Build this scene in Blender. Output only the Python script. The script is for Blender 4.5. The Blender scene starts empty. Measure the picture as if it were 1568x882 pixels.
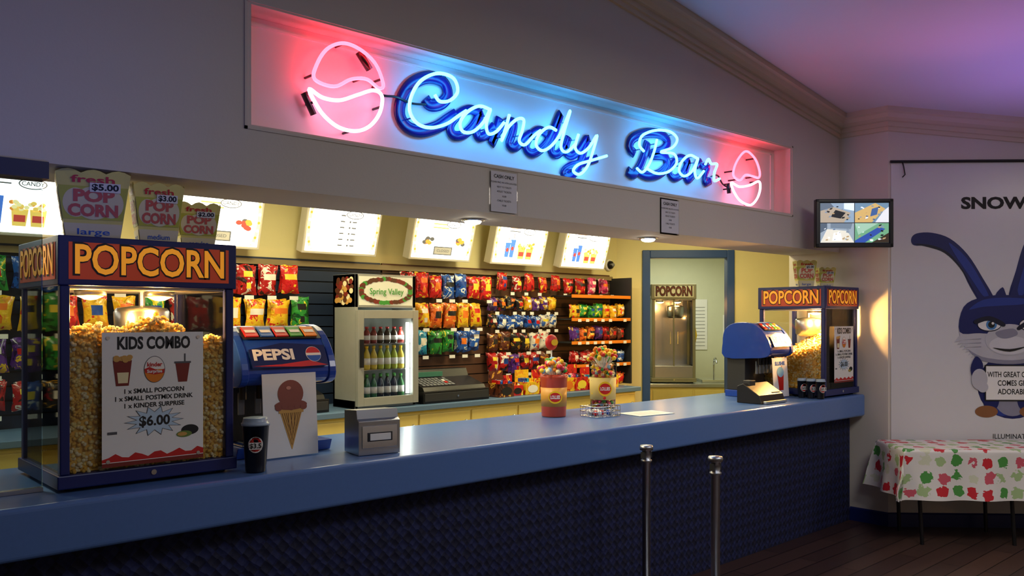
import bpy, math, random
from mathutils import Matrix, Vector
random.seed(7)
COL=bpy.context.scene.collection
V=Vector
# ---------------------------------------------------------------- materials
def lin(h):
    h=h.lstrip('#'); o=[]
    for i in (0,2,4):
        c=int(h[i:i+2],16)/255
        o.append(c/12.92 if c<=.04045 else ((c+.055)/1.055)**2.4)
    return (*o,1)
_mc={}
def mat(name,h,rough=.5,metal=0.,var=.08,scale=12,bump=0,bscale=80,emit=0,ecol=None,coat=0):
    if name in _mc: return _mc[name]
    m=bpy.data.materials.new(name); m.use_nodes=True; nt=m.node_tree; N=nt.nodes; L=nt.links
    b=N['Principled BSDF']; c=lin(h)
    tc=N.new('ShaderNodeTexCoord')
    nz=N.new('ShaderNodeTexNoise'); nz.inputs['Scale'].default_value=scale; nz.inputs['Detail'].default_value=3
    L.new(tc.outputs['Object'],nz.inputs['Vector'])
    mx=N.new('ShaderNodeMix'); mx.data_type='RGBA'
    mx.inputs[6].default_value=tuple(max(0,x*(1-var)) for x in c[:3])+(1,)
    mx.inputs[7].default_value=tuple(min(1,x*(1+var)) for x in c[:3])+(1,)
    L.new(nz.outputs['Fac'],mx.inputs[0]); L.new(mx.outputs[2],b.inputs['Base Color'])
    b.inputs['Roughness'].default_value=rough; b.inputs['Metallic'].default_value=metal
    b.inputs['Coat Weight'].default_value=coat
    if emit:
        b.inputs['Emission Color'].default_value=lin(ecol or h); b.inputs['Emission Strength'].default_value=emit
    if bump:
        n2=N.new('ShaderNodeTexNoise'); n2.inputs['Scale'].default_value=bscale; L.new(tc.outputs['Object'],n2.inputs['Vector'])
        bp=N.new('ShaderNodeBump'); bp.inputs['Strength'].default_value=bump; bp.inputs['Distance'].default_value=.01
        L.new(n2.outputs['Fac'],bp.inputs['Height']); L.new(bp.outputs['Normal'],b.inputs['Normal'])
    _mc[name]=m; return m
def packmat(name,h,h2,h3):
    m=bpy.data.materials.new(name); m.use_nodes=True; nt=m.node_tree; N=nt.nodes; L=nt.links; b=N['Principled BSDF']
    tc=N.new('ShaderNodeTexCoord'); nz=N.new('ShaderNodeTexNoise'); nz.inputs['Scale'].default_value=17; nz.inputs['Detail'].default_value=2.5; nz.inputs['Distortion'].default_value=.6
    L.new(tc.outputs['Object'],nz.inputs['Vector'])
    cr=N.new('ShaderNodeValToRGB'); cr.color_ramp.interpolation='CONSTANT'; e=cr.color_ramp.elements
    e[0].color=lin(h3); e[0].position=0; e[1].color=lin(h); e[1].position=.40
    q=e.new(.60); q.color=lin(h2); q=e.new(.68); q.color=lin(h)
    L.new(nz.outputs['Fac'],cr.inputs[0]); L.new(cr.outputs[0],b.inputs['Base Color'])
    b.inputs['Roughness'].default_value=.3; b.inputs['Coat Weight'].default_value=.3
    n2=N.new('ShaderNodeTexNoise'); n2.inputs['Scale'].default_value=45; L.new(tc.outputs['Object'],n2.inputs['Vector'])
    bp=N.new('ShaderNodeBump'); bp.inputs['Strength'].default_value=.5; bp.inputs['Distance'].default_value=.01; L.new(n2.outputs['Fac'],bp.inputs['Height']); L.new(bp.outputs[0],b.inputs['Normal'])
    return m
def glass(name,tint='#ffffff'):
    if name in _mc: return _mc[name]
    m=bpy.data.materials.new(name); m.use_nodes=True; nt=m.node_tree; N=nt.nodes; L=nt.links
    N.remove(N['Principled BSDF']); out=N['Material Output']
    t=N.new('ShaderNodeBsdfTransparent'); t.inputs[0].default_value=lin(tint)
    g=N.new('ShaderNodeBsdfGlossy'); g.inputs['Roughness'].default_value=.03
    fr=N.new('ShaderNodeFresnel'); fr.inputs[0].default_value=1.35
    mx=N.new('ShaderNodeMixShader'); L.new(fr.outputs[0],mx.inputs[0]); L.new(t.outputs[0],mx.inputs[1]); L.new(g.outputs[0],mx.inputs[2])
    L.new(mx.outputs[0],out.inputs['Surface']); _mc[name]=m; return m
WALL=mat('wall_paint','#d2ccc0',.75,var=.03,scale=2,bump=.05)
CREAM=mat('wall_paint_cream','#ddd39c',.7,var=.04,scale=2,bump=.05)
CEIL=mat('ceiling_paint','#d6d2d4',.8,var=.02,scale=2)
CORN=mat('cornice_plaster','#cfc0a8',.6,var=.03)
NAVY=mat('navy_paint','#122060',.35,var=.1)
NAVYD=mat('navy_dark_paint','#0e1848',.4,var=.1)
BLUEF=mat('door_frame_blue','#1c4480',.4,var=.06)
LAM=mat('counter_laminate','#5578b4',.24,var=.06,scale=60)
LAM2=mat('back_counter_laminate','#5f7c9c',.35,var=.05,scale=60)
YEL=mat('cupboard_yellow','#e6d279',.45,var=.04)
STEEL=mat('stainless_steel','#b8bcc0',.28,metal=1,var=.05)
CHROME=mat('chrome','#d8dce2',.12,metal=1,var=.02)
BLACK=mat('black_plastic','#111215',.35,var=.1)
DGREY=mat('dark_grey_plastic','#2b2d31',.45,var=.1)
GREY=mat('grey_plastic','#7c7f84',.45)
WHITE=mat('white_paper','#eeeeea',.6,var=.02)
TEXT=mat('ink_black','#151515',.6)
TGREY=mat('ink_grey','#55565a',.6)
RED=mat('red_print','#c8201c',.45); GREEN=mat('green_print','#3f9a3a',.45); ORNG=mat('orange_print','#e8841c',.45)
YELP=mat('yellow_print','#f0c81e',.45); PINK=mat('pink_print','#d8406a',.45); BLUEP=mat('blue_print','#2458b8',.45)
BROWN=mat('brown_print','#5a3018',.5); MAROON=mat('maroon_print','#7c2418',.5); PURP=mat('purple_print','#5a2a86',.45)
TAN=mat('tan_print','#d2a050',.5); LBLUE=mat('light_blue_print','#8ec6e8',.5); CREAMP=mat('cream_print','#f2e6b4',.55)
SIGNR=mat('sign_red','#a8381a',.4,emit=.3); SIGNY=mat('sign_yellow','#f09a22',.4,emit=.5)
GL=glass('clear_glass'); GLD=glass('tinted_glass','#c8d4dc')
# ---------------------------------------------------------------- mesh builder
def frame(o,u,v):
    u=V(u).normalized(); v=V(v).normalized(); n=u.cross(v)
    M=Matrix.Identity(4)
    for i in range(3): M[i][0]=u[i]; M[i][1]=v[i]; M[i][2]=n[i]; M[i][3]=o[i]
    return M
def FR(x=0,y=0,z=0): return frame((x,y,z),(1,0,0),(0,0,1))      # faces -Y
def FL(x=0,y=0,z=0): return frame((x,y,z),(0,-1,0),(0,0,1))     # faces -X
def catmull(pts,n=6,closed=False):
    P=[V(p) for p in pts]; out=[]; N=len(P)
    rng=range(N if closed else N-1)
    for i in rng:
        if closed: a,b,c,d=P[(i-1)%N],P[i],P[(i+1)%N],P[(i+2)%N]
        else: a,b,c,d=P[max(i-1,0)],P[i],P[i+1],P[min(i+2,N-1)]
        for k in range(n):
            t=k/n; out.append(.5*((2*b)+(c-a)*t+(2*a-5*b+4*c-d)*t*t+(3*b-a-3*c+d)*t**3))
    if not closed: out.append(P[-1])
    return out
_tc={}
def text_data(s,bold,space):
    k=(s,bold,space)
    if k not in _tc:
        cu=bpy.data.curves.new('t','FONT'); cu.body=s; cu.size=1; cu.align_x='CENTER'; cu.align_y='CENTER'
        cu.offset=bold; cu.space_character=space; cu.resolution_u=3
        ob=bpy.data.objects.new('t',cu); COL.objects.link(ob)
        bpy.context.view_layer.update()
        me=bpy.data.meshes.new_from_object(ob)
        _tc[k]=([v.co.copy() for v in me.vertices],[list(p.vertices) for p in me.polygons])
        bpy.data.objects.remove(ob); bpy.data.meshes.remove(me)
    return _tc[k]
class MB:
    def __init__(s): s.v=[];s.f=[];s.m=[];s.mi=[];s.sm=[];s.M=Matrix.Identity(4)
    def add(s,vs,fs,mat,smooth=False):
        b=len(s.v); s.v+=[s.M@V(p) for p in vs]
        if mat not in s.m: s.m.append(mat)
        i=s.m.index(mat)
        for f in fs: s.f.append([b+k for k in f]); s.mi.append(i); s.sm.append(smooth)
    def box(s,x0,x1,y0,y1,z0,z1,mat):
        s.add([(x0,y0,z0),(x1,y0,z0),(x1,y1,z0),(x0,y1,z0),(x0,y0,z1),(x1,y0,z1),(x1,y1,z1),(x0,y1,z1)],
              [(0,3,2,1),(4,5,6,7),(0,1,5,4),(1,2,6,5),(2,3,7,6),(3,0,4,7)],mat)
    def prism(s,poly,z0,z1,mat):
        n=len(poly)
        s.add([(p[0],p[1],z0) for p in poly]+[(p[0],p[1],z1) for p in poly],
              [list(range(n))[::-1],list(range(n,2*n))]+[(i,(i+1)%n,n+(i+1)%n,n+i) for i in range(n)],mat)
    def poly(s,poly,z,mat): s.add([(p[0],p[1],z) for p in poly],[list(range(len(poly)))],mat)
    def rect(s,x0,x1,y0,y1,z,mat): s.poly([(x0,y0),(x1,y0),(x1,y1),(x0,y1)],z,mat)
    def ell(s,cx,cy,rx,ry,z,mat,a0=0,a1=360,n=28,rot=0):
        r=math.radians(rot); P=[]
        k=n if a1-a0>=360 else n+1
        for i in range(k):
            a=math.radians(a0+(a1-a0)*i/n); x=rx*math.cos(a); y=ry*math.sin(a)
            P.append((cx+x*math.cos(r)-y*math.sin(r),cy+x*math.sin(r)+y*math.cos(r)))
        s.poly(P,z,mat)
    def lathe(s,cx,cy,prof,mat,n=24,smooth=True,sx=1,sy=1):
        vs=[];fs=[]
        for r,z in prof:
            for i in range(n):
                a=2*math.pi*i/n; vs.append((cx+r*sx*math.cos(a),cy+r*sy*math.sin(a),z))
        for j in range(len(prof)-1):
            for i in range(n): fs.append((j*n+i,j*n+(i+1)%n,(j+1)*n+(i+1)%n,(j+1)*n+i))
        if prof[0][0]>1e-4: fs.append(list(range(n))[::-1])
        if prof[-1][0]>1e-4: fs.append(list(range((len(prof)-1)*n,len(prof)*n)))
        s.add(vs,fs,mat,smooth)
    def cyl(s,p0,p1,r,mat,n=12,r1=None):
        p0=V(p0);p1=V(p1);r1=r if r1 is None else r1
        d=(p1-p0).normalized(); a=d.orthogonal().normalized(); b=d.cross(a)
        vs=[p0+(a*math.cos(t)+b*math.sin(t))*r for t in [2*math.pi*i/n for i in range(n)]]+[p1+(a*math.cos(t)+b*math.sin(t))*r1 for t in [2*math.pi*i/n for i in range(n)]]
        s.add(vs,[(i,(i+1)%n,n+(i+1)%n,n+i) for i in range(n)],mat,True)
        s.add(vs,[list(range(n))[::-1],list(range(n,2*n))],mat)
    def tube(s,pts,ra,rb,mat,n=8,closed=False,ref=(0,0,1)):
        ref=V(ref);N=len(pts);vs=[];fs=[]
        for i,p in enumerate(pts):
            if closed: t=pts[(i+1)%N]-pts[(i-1)%N]
            else: t=pts[min(i+1,N-1)]-pts[max(i-1,0)]
            t.normalize(); a=t.cross(ref).normalized(); b=a.cross(t).normalized()
            for k in range(n):
                q=2*math.pi*(k+.5)/n; vs.append(p+a*(ra*math.cos(q))+b*(rb*math.sin(q)))
        for i in range(N if closed else N-1):
            for k in range(n): j=(i+1)%N; fs.append((i*n+k,i*n+(k+1)%n,j*n+(k+1)%n,j*n+k))
        if not closed: fs+= [list(range(n))[::-1],list(range((N-1)*n,N*n))]
        s.add(vs,fs,mat,True)
    def sph(s,c,r,mat,nu=10,nv=6,sc=(1,1,1)):
        vs=[];fs=[]
        for j in range(1,nv):
            ph=math.pi*j/nv
            for i in range(nu):
                a=2*math.pi*i/nu; vs.append((c[0]+r*sc[0]*math.sin(ph)*math.cos(a),c[1]+r*sc[1]*math.sin(ph)*math.sin(a),c[2]+r*sc[2]*math.cos(ph)))
        t=len(vs); vs+= [(c[0],c[1],c[2]+r*sc[2]),(c[0],c[1],c[2]-r*sc[2])]
        for j in range(nv-2):
            for i in range(nu): fs.append((j*nu+i,(j+1)*nu+i,(j+1)*nu+(i+1)%nu,j*nu+(i+1)%nu))
        for i in range(nu): fs.append((t,i,(i+1)%nu)); fs.append((t+1,(nv-2)*nu+(i+1)%nu,(nv-2)*nu+i))
        s.add(vs,fs,mat,True)
    def text(s,t,x,y,size,z,mat,bold=0,xs=1,space=1,w=None):
        vs,fs=text_data(t,bold,space)
        if w: 
            ww=max(v.x for v in vs)-min(v.x for v in vs); xs=w/(ww*size)
        s.add([(x+v.x*size*xs,y+v.y*size,z) for v in vs],fs,mat)
    def sweep(s,path,prof,mat):
        n=len(path);vs=[];k=len(prof)
        ds=[(V(path[i+1])-V(path[i])) for i in range(n-1)]
        ns=[V((d.y,-d.x,0)).normalized() for d in ds]
        for i in range(n):
            if i==0: m=ns[0]
            elif i==n-1: m=ns[-1]
            else:
                m=(ns[i-1]+ns[i]).normalized(); m=m/max(.3,m.dot(ns[i]))
            for o,z in prof: vs.append(V(path[i])+m*o+V((0,0,z)))
        fs=[]
        for i in range(n-1):
            for j in range(k): fs.append((i*k+j,i*k+(j+1)%k,(i+1)*k+(j+1)%k,(i+1)*k+j))
        fs+= [list(range(k)),list(range((n-1)*k,n*k))[::-1]]
        s.add(vs,fs,mat)
    def build(s,name,M=None,bevel=0,parent=None,seg=2):
        me=bpy.data.meshes.new(name); me.from_pydata([tuple(v) for v in s.v],[],s.f)
        for m in s.m: me.materials.append(m)
        me.polygons.foreach_set('material_index',s.mi); me.polygons.foreach_set('use_smooth',s.sm)
        me.update(); ob=bpy.data.objects.new(name,me); COL.objects.link(ob)
        if M is not None: ob.matrix_world=M
        if bevel:
            b=ob.modifiers.new('bevel','BEVEL'); b.width=bevel; b.segments=seg; b.limit_method='ANGLE'; b.angle_limit=math.radians(50)
        if parent:
            ob.parent=parent
        return ob
def empty(name,loc=(0,0,0)):
    e=bpy.data.objects.new(name,None); e.location=loc; COL.objects.link(e); e.empty_display_size=.1
    bpy.context.view_layer.update(); return e
def light(name,kind,loc,power,col,size=.1,rot=None,spot=60,blend=.5,size_y=None):
    l=bpy.data.lights.new(name,kind); l.energy=power; l.color=col
    if kind=='AREA': 
        l.size=size
        if size_y: l.shape='RECTANGLE'; l.size_y=size_y
    else: l.shadow_soft_size=size
    if kind=='SPOT': l.spot_size=math.radians(spot); l.spot_blend=blend
    o=bpy.data.objects.new(name,l); o.location=loc
    if rot: o.rotation_euler=[math.radians(a) for a in rot]
    COL.objects.link(o); return o
T=Matrix.Translation
def TR(x,y,z,rz=0): return T((x,y,z))@Matrix.Rotation(math.radians(rz),4,'Z')
def child(o,par):
    bpy.context.view_layer.update()
    o.parent=par; o.matrix_parent_inverse=par.matrix_world.inverted(); return o
# ---------------------------------------------------------------- camera
cam=bpy.data.cameras.new('camera'); co=bpy.data.objects.new('camera',cam); COL.objects.link(co)
cam.lens=29.62; cam.sensor_width=36; cam.shift_y=.030; cam.clip_start=.05
co.location=(0,-3.07,1.65); co.rotation_euler=(math.radians(90),0,math.radians(-42.7))
bpy.context.scene.camera=co
# ---------------------------------------------------------------- room shell
XE=6.74
def cz(x): return 3.30+.14*(XE-x)
fm=bpy.data.materials.new('floor_wood'); fm.use_nodes=True; N=fm.node_tree.nodes; L=fm.node_tree.links
b=N['Principled BSDF']; tc=N.new('ShaderNodeTexCoord'); br=N.new('ShaderNodeTexBrick')
br.inputs['Color1'].default_value=lin('#3a2a26'); br.inputs['Color2'].default_value=lin('#4a362e'); br.inputs['Mortar'].default_value=lin('#18100e')
br.inputs['Scale'].default_value=1; br.inputs['Brick Width'].default_value=1.2; br.inputs['Row Height'].default_value=.14; br.inputs['Mortar Size'].default_value=.004
L.new(tc.outputs['Object'],br.inputs['Vector']); L.new(br.outputs['Color'],b.inputs['Base Color']); b.inputs['Roughness'].default_value=.35
m=MB(); m.box(-3,10.5,-7,4.5,-.1,0,fm); m.build('floor')
m=MB(); m.M=frame((0,0,0),(1,0,0),(0,0,1)); m.prism([(-3,cz(-3)),(10.5,cz(10.5)),(10.5,cz(10.5)+.15),(-3,cz(-3)+.15)],-.6,7,CEIL); m.build('ceiling')
m=MB(); m.box(-3.1,11,.6,4.5,2.75,2.85,CREAM); m.build('ceiling_bar')
m=MB(); m.M=FR(0,.23,0)
R0,R1,RZ0,RZ1=1.574,5.95,2.455,2.955
m.prism([(-3,2.2),(8.7,2.2),(8.7,RZ0),(-3,RZ0)],0,-.14,WALL)
m.prism([(-3,RZ1),(8.7,RZ1),(8.7,cz(8.7)+.05),(-3,cz(-3)+.05)],0,-.14,WALL)
m.prism([(-3,RZ0),(R0,RZ0),(R0,RZ1),(-3,RZ1)],0,-.14,WALL)
m.prism([(R1,RZ0),(8.7,RZ0),(8.7,RZ1),(R1,RZ1)],0,-.14,WALL)
m.prism([(-3,2.2),(8.7,2.2),(8.7,cz(8.7)+.05),(-3,cz(-3)+.05)],-.14,-.45,WALL)
m.build('wall_fascia')
m=MB(); m.M=FR(0,.37,0); NI=mat('niche_white_paint','#e6e4e2',.5,var=.01)
m.rect(R0+.001,R1-.001,RZ0+.001,RZ1-.001,.001,NI)
for a in [(R0+.05,R1-.05,RZ0+.03,RZ0+.04),(R0+.05,R0+.06,RZ0+.03,RZ1-.03),(R1-.06,R1-.05,RZ0+.03,RZ1-.03),(R0+.05,R1-.05,RZ1-.04,RZ1-.03)]:
    m.box(a[0],a[1],a[2],a[3],0,.008,NI)
m.build('trim_1')
m=MB(); m.M=FR(0,.23,0)
for a in [(R0-.03,R1+.03,RZ0-.02,RZ0-.008),(R0-.03,R0-.018,RZ0-.02,RZ1+.02),(R1+.018,R1+.03,RZ0-.02,RZ1+.02),(R0-.03,R1+.03,RZ1+.008,RZ1+.02)]:
    m.box(a[0],a[1],a[2],a[3],0,.006,WALL)
m.build('trim_2')
m=MB(); m.box(-3,XE,2.63,2.75,0,2.8,CREAM); m.build('wall_back')
m=MB(); m.box(-3.12,-3,-7,4.5,0,4.9,WALL); m.build('wall_left')
m=MB(); m.box(-3,10.5,-7.12,-7,0,4.9,WALL); m.build('wall_rear')
m=MB(); m.box(9.5,9.62,-7,-2.935,0,3.0,WALL); m.build('wall_right')
m=MB(); m.prism([(6.74,.68),(6.74,-.175),(9.5,-2.935),(9.65,-2.8),(6.95,-.1),(6.95,.68)],0,3.3,WALL); m.build('wall_end')
m=MB(); m.box(6.95,8.9,.58,.68,0,2.2,CREAM); m.build('wall_inner_end')
DM=frame((6.74,2.63,0),(1,-1,0),(0,0,1))
m=MB(); m.M=DM
m.box(0,.33,0,2.75,-.12,0,CREAM); m.box(1.15,2.85,0,2.75,-.12,0,CREAM); m.box(.33,1.15,2.29,2.75,-.12,0,CREAM)
m.build('wall_kitchen')
m=MB(); m.M=DM
m.box(.265,.345,0,2.36,-.13,.025,BLUEF); m.box(1.135,1.21,0,2.36,-.13,.025,BLUEF); m.box(.345,1.135,2.28,2.36,-.13,.025,BLUEF)
m.build('door_1_frame',bevel=.006)
KW=mat('kitchen_wall','#d6d8bc',.6,var=.03)
m=MB(); m.M=DM
m.box(-1,2.6,0,2.7,-2.3,-2.2,KW); m.box(-1.1,-1,0,2.7,-2.3,-.12,KW); m.box(2.5,2.6,0,2.7,-2.3,-.12,KW); m.box(-1.1,2.6,2.6,2.7,-2.3,-.12,KW)
m.build('wall_kitchen_rear')
m=MB(); m.M=DM; m.box(-1,2.5,-.005,.002,-2.2,-.1,mat('kitchen_floor','#6c6a64',.5)); m.build('floor_kitchen')
m=MB(); pth=[(x,y,cz(x)) for x,y in [(-3,.23),(6.74,.23),(6.74,-.175),(9.5,-2.935),(9.5,-7)]]
m.sweep(pth,[(0,.02),(.12,.02),(.12,-.02),(.095,-.03),(.08,-.06),(.05,-.08),(.03,-.085),(.03,-.12),(.015,-.125),(.015,-.155),(0,-.16)],CORN); m.build('trim_cornice')
m=MB(); m.sweep([(6.74,.13,0),(6.74,-.175,0),(9.5,-2.935,0),(9.5,-7,0)],[(0,0),(.018,0),(.018,.1),(.01,.11),(0,.11)],NAVY); m.build('baseboard_end')
# ---------------------------------------------------------------- front counter
cm=bpy.data.materials.new('carpet_navy'); cm.use_nodes=True; N=cm.node_tree.nodes; L=cm.node_tree.links; b=N['Principled BSDF']
tc=N.new('ShaderNodeTexCoord'); mp=N.new('ShaderNodeMapping'); mp.inputs['Rotation'].default_value=(0,math.radians(45),0)
ck=N.new('ShaderNodeTexChecker'); ck.inputs['Scale'].default_value=20; ck.inputs['Color1'].default_value=lin('#101840'); ck.inputs['Color2'].default_value=lin('#1c2860')
nz=N.new('ShaderNodeTexNoise'); nz.inputs['Scale'].default_value=90; nz.inputs['Detail'].default_value=4
L.new(tc.outputs['Object'],mp.inputs[0]); L.new(mp.outputs[0],ck.inputs['Vector']); L.new(tc.outputs['Object'],nz.inputs['Vector'])
wv=N.new('ShaderNodeTexVoronoi'); wv.inputs['Scale'].default_value=28; wv.inputs['Randomness'].default_value=.25; L.new(mp.outputs[0],wv.inputs['Vector'])
mx=N.new('ShaderNodeMix'); mx.data_type='RGBA'; mx.blend_type='MULTIPLY'; mx.inputs[0].default_value=.7
L.new(ck.outputs[0],mx.inputs[6]); L.new(nz.outputs['Fac'],mx.inputs[7]); L.new(mx.outputs[2],b.inputs['Base Color'])
bp=N.new('ShaderNodeBump'); bp.inputs['Strength'].default_value=.9; bp.inputs['Distance'].default_value=.02
L.new(wv.outputs['Distance'],bp.inputs['Height']); L.new(bp.outputs[0],b.inputs['Normal']); b.inputs['Roughness'].default_value=.8
m=MB(); m.box(-2.98,6.72,.13,.25,0,.865,cm); body=m.build('front_counter')
m=MB(); m.box(-2.98,6.72,.0,.86,.865,1.04,LAM); o=m.build('countertop',bevel=.018,seg=4); o.parent=body
m=MB(); m.box(-2.98,6.72,.25,.82,.0,.865,YEL); o=m.build('carcass'); o.parent=body
m=MB(); m.box(-2.9,6.34,2.06,2.62,.1,.96,YEL); m.box(-2.9,6.3,2.1,2.62,0,.1,BLACK)
m.box(-2.9,6.38,2.02,2.6,.96,1.0,LAM2)
x=-2.85
while x<6.2:
    m.box(x,x+.49,2.045,2.06,.13,.93,YEL); m.sph((x+.44,2.03,.85),.014,STEEL); x+=.51
m.build('back_counter',bevel=.004)
# ---------------------------------------------------------------- slatwall + shelves
SLB=mat('slatwall_brown','#5a3a28',.5,var=.15,scale=6); SLN=mat('slatwall_navy','#1c2c48',.5)
m=MB()
z=1.0
while z<2.04:
    m.box(3.82,6.6,2.605,2.625,z,z+.075,SLB); m.box(-2.9,3.8,2.605,2.625,z,z+.075,SLN); z+=.085
m.box(-2.9,6.62,2.615,2.629,1.0,2.08,BLACK); m.box(-2.9,6.62,2.58,2.628,2.04,2.08,mat('shelf_trim','#8a7a55',.5))
for z in (1.2,1.42,1.64,1.86):
    m.box(5.75,6.6,2.34,2.604,z,z+.012,DGREY); m.box(5.75,6.6,2.33,2.34,z-.012,z+.018,ORNG)
m.box(6.6,6.62,2.33,2.6,1.0,2.06,DGREY)
m.build('slatwall_shelving')
pc=dict(red=('#cc1c1c','#f2d23a','#7c0c10'),red2=('#b01818','#f0ece0','#2c1010'),orange=('#e06a18','#f6d860','#a02c10'),yellow=('#eec020','#d02418','#e89a18'),blue=('#1c58b8','#e8f0f4','#0c2468'),purple=('#5a2a8c','#e8c030','#2c1048'),green=('#2c9438','#f0e430','#0c4c20'),pink=('#d84078','#fae0e8','#8c1c48'),brown=('#643018','#e0a840','#30140c'),cyan=('#2ca0cc','#f4f4f0','#1450a0'),white=('#dcd8cc','#c82020','#2c58a8'),black=('#1c1a1c','#d0a030','#8c1414'))
BC=[packmat('pack_'+n,*h) for n,h in pc.items()]
LBc=[mat('label_'+str(i),c,.35) for i,c in enumerate(['#f0d840','#f0ece0','#c81c1c','#1c48a0','#202020','#e87820'])]
def bag(m,cx,y,cz_,w,h,m1,m2,dep=.035,tilt=0):
    nu,nv=8,10; vs=[];fs1=[];fs2=[]
    ph=random.uniform(0,6.28)
    for j in range(nv+1):
        v=j/nv*2-1
        for i in range(nu+1):
            u=i/nu*2-1
            bl=max(0,(1-abs(u)**2.5))**.6*max(0,(1-abs(v)**3))**.7
            pin=1-.10*(1-abs(v)**2)
            cr=.004*math.sin(u*9+ph)*(abs(v)**2)+.003*math.sin(v*7+u*5+ph)
            vs.append((cx+u*w/2*pin+v*tilt,y-dep*bl+cr,cz_+v*h/2+(.004*math.sin(u*20+ph) if abs(v)==1 else 0)))
    kind=random.random()
    for j in range(nv):
        for i in range(nu):
            f=(j*(nu+1)+i,j*(nu+1)+i+1,(j+1)*(nu+1)+i+1,(j+1)*(nu+1)+i)
            if kind<.4: on= 2<=i<=5 and 4<=j<=6
            elif kind<.7: on= 1<=i<=6 and 5<=j<=6 
            else: on= 2<=i<=5 and 6<=j<=7 or (3<=i<=4 and 2<=j<=3)
            (fs2 if on else fs1).append(f)
    m.add(vs,fs1,m1,True); m.add(vs,fs2,m2,True)
m=MB(); TAG=WHITE
def row(x0,x1,z,w,h,pal,y=2.55,gap=.02):
    x=x0
    while x+w<x1:
        c=random.choice(pal); l=random.choice(LBc)
        for k in range(random.choice((1,1,2))):
            if x+w>=x1: break
            hh=h*random.uniform(.88,1.06); ww=w*random.uniform(.88,1.0); dz=random.uniform(-.012,.012)
            for d in (0,1): bag(m,x+w/2+random.uniform(-.008,.008),y-.03*d,z+dz-d*.008,ww,hh,BC[c],l,tilt=random.uniform(-.012,.012))
            m.cyl((x+w/2,y+.03,z+hh/2-.02),(x+w/2,y-.09,z+hh/2-.015),.003,CHROME,n=5)
            x+=w+gap
        m.box(x-w*.9,x-w*.45,y-.1,y-.097,z-h/2-.045,z-h/2-.018,TAG)
row(.0,3.2,1.93,.15,.2,[0,4,9,6,4,1]); row(.0,3.2,1.69,.155,.22,[3,3,3,0,6,1]); row(.0,3.2,1.44,.15,.2,[0,8,5,4,6]); row(.0,3.2,1.20,.15,.18,[1,11,8,4])
row(3.95,5.0,1.93,.13,.20,[0,1,4,4,5],gap=.008); row(3.95,4.8,1.69,.135,.20,[3,5,3,2],gap=.008); row(3.95,4.8,1.46,.13,.19,[0,6,4,9],gap=.008)
row(5.0,6.6,1.98,.10,.15,[0,1,0,7,0],gap=.07); row(4.88,5.75,1.79,.1,.12,[3,10,2,11,5],gap=.006); row(5.8,6.58,1.73,.1,.13,[4,2,3,6,9],y=2.42,gap=.01)
row(4.88,5.75,1.63,.1,.12,[10,7,11,4],gap=.006); row(4.88,5.75,1.45,.12,.16,[11,2,8,11,10],gap=.006); row(5.8,6.58,1.51,.1,.12,[0,2,8,5],y=2.42,gap=.01); row(4.88,5.75,1.26,.12,.16,[0,5,8,1,4],gap=.006); row(5.8,6.58,1.29,.1,.12,[4,6,1,3],y=2.42,gap=.01)
row(5.8,6.58,1.07,.1,.12,[0,1,8,3],y=2.42,gap=.01)
m.build('snack_packets')
m=MB()
x=4.62
while x<6.1:
    w=random.uniform(.1,.17); h=random.uniform(.12,.2); c=BC[random.choice([0,2,3,5,0,8,10])]; c2=random.choice(LBc)
    y=2.1+random.uniform(-.03,.03)
    m.box(x,x+w,y,y+.14,1.002,1.0+h*.65,c); m.add([(x,y+.14,1+h*.65),(x+w,y+.14,1+h*.65),(x+w,y+.14,1+h*1.25),(x,y+.14,1+h*1.25)],[(0,1,2,3)],c)
    m.M=FR(x,y,1.0); m.ell(w/2,h*.3,w*.36,h*.2,.002,c2); m.M=Matrix.Identity(4)
    for k in range(5): m.box(x+.01+k*(w-.02)/5,x+.01+(k+.8)*(w-.02)/5,y+.03,y+.11,1+h*.6,1+h*.75+random.uniform(0,.02),BC[random.randrange(12)])
    x+=w+.02
m.build('confectionery_boxes')
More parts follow.
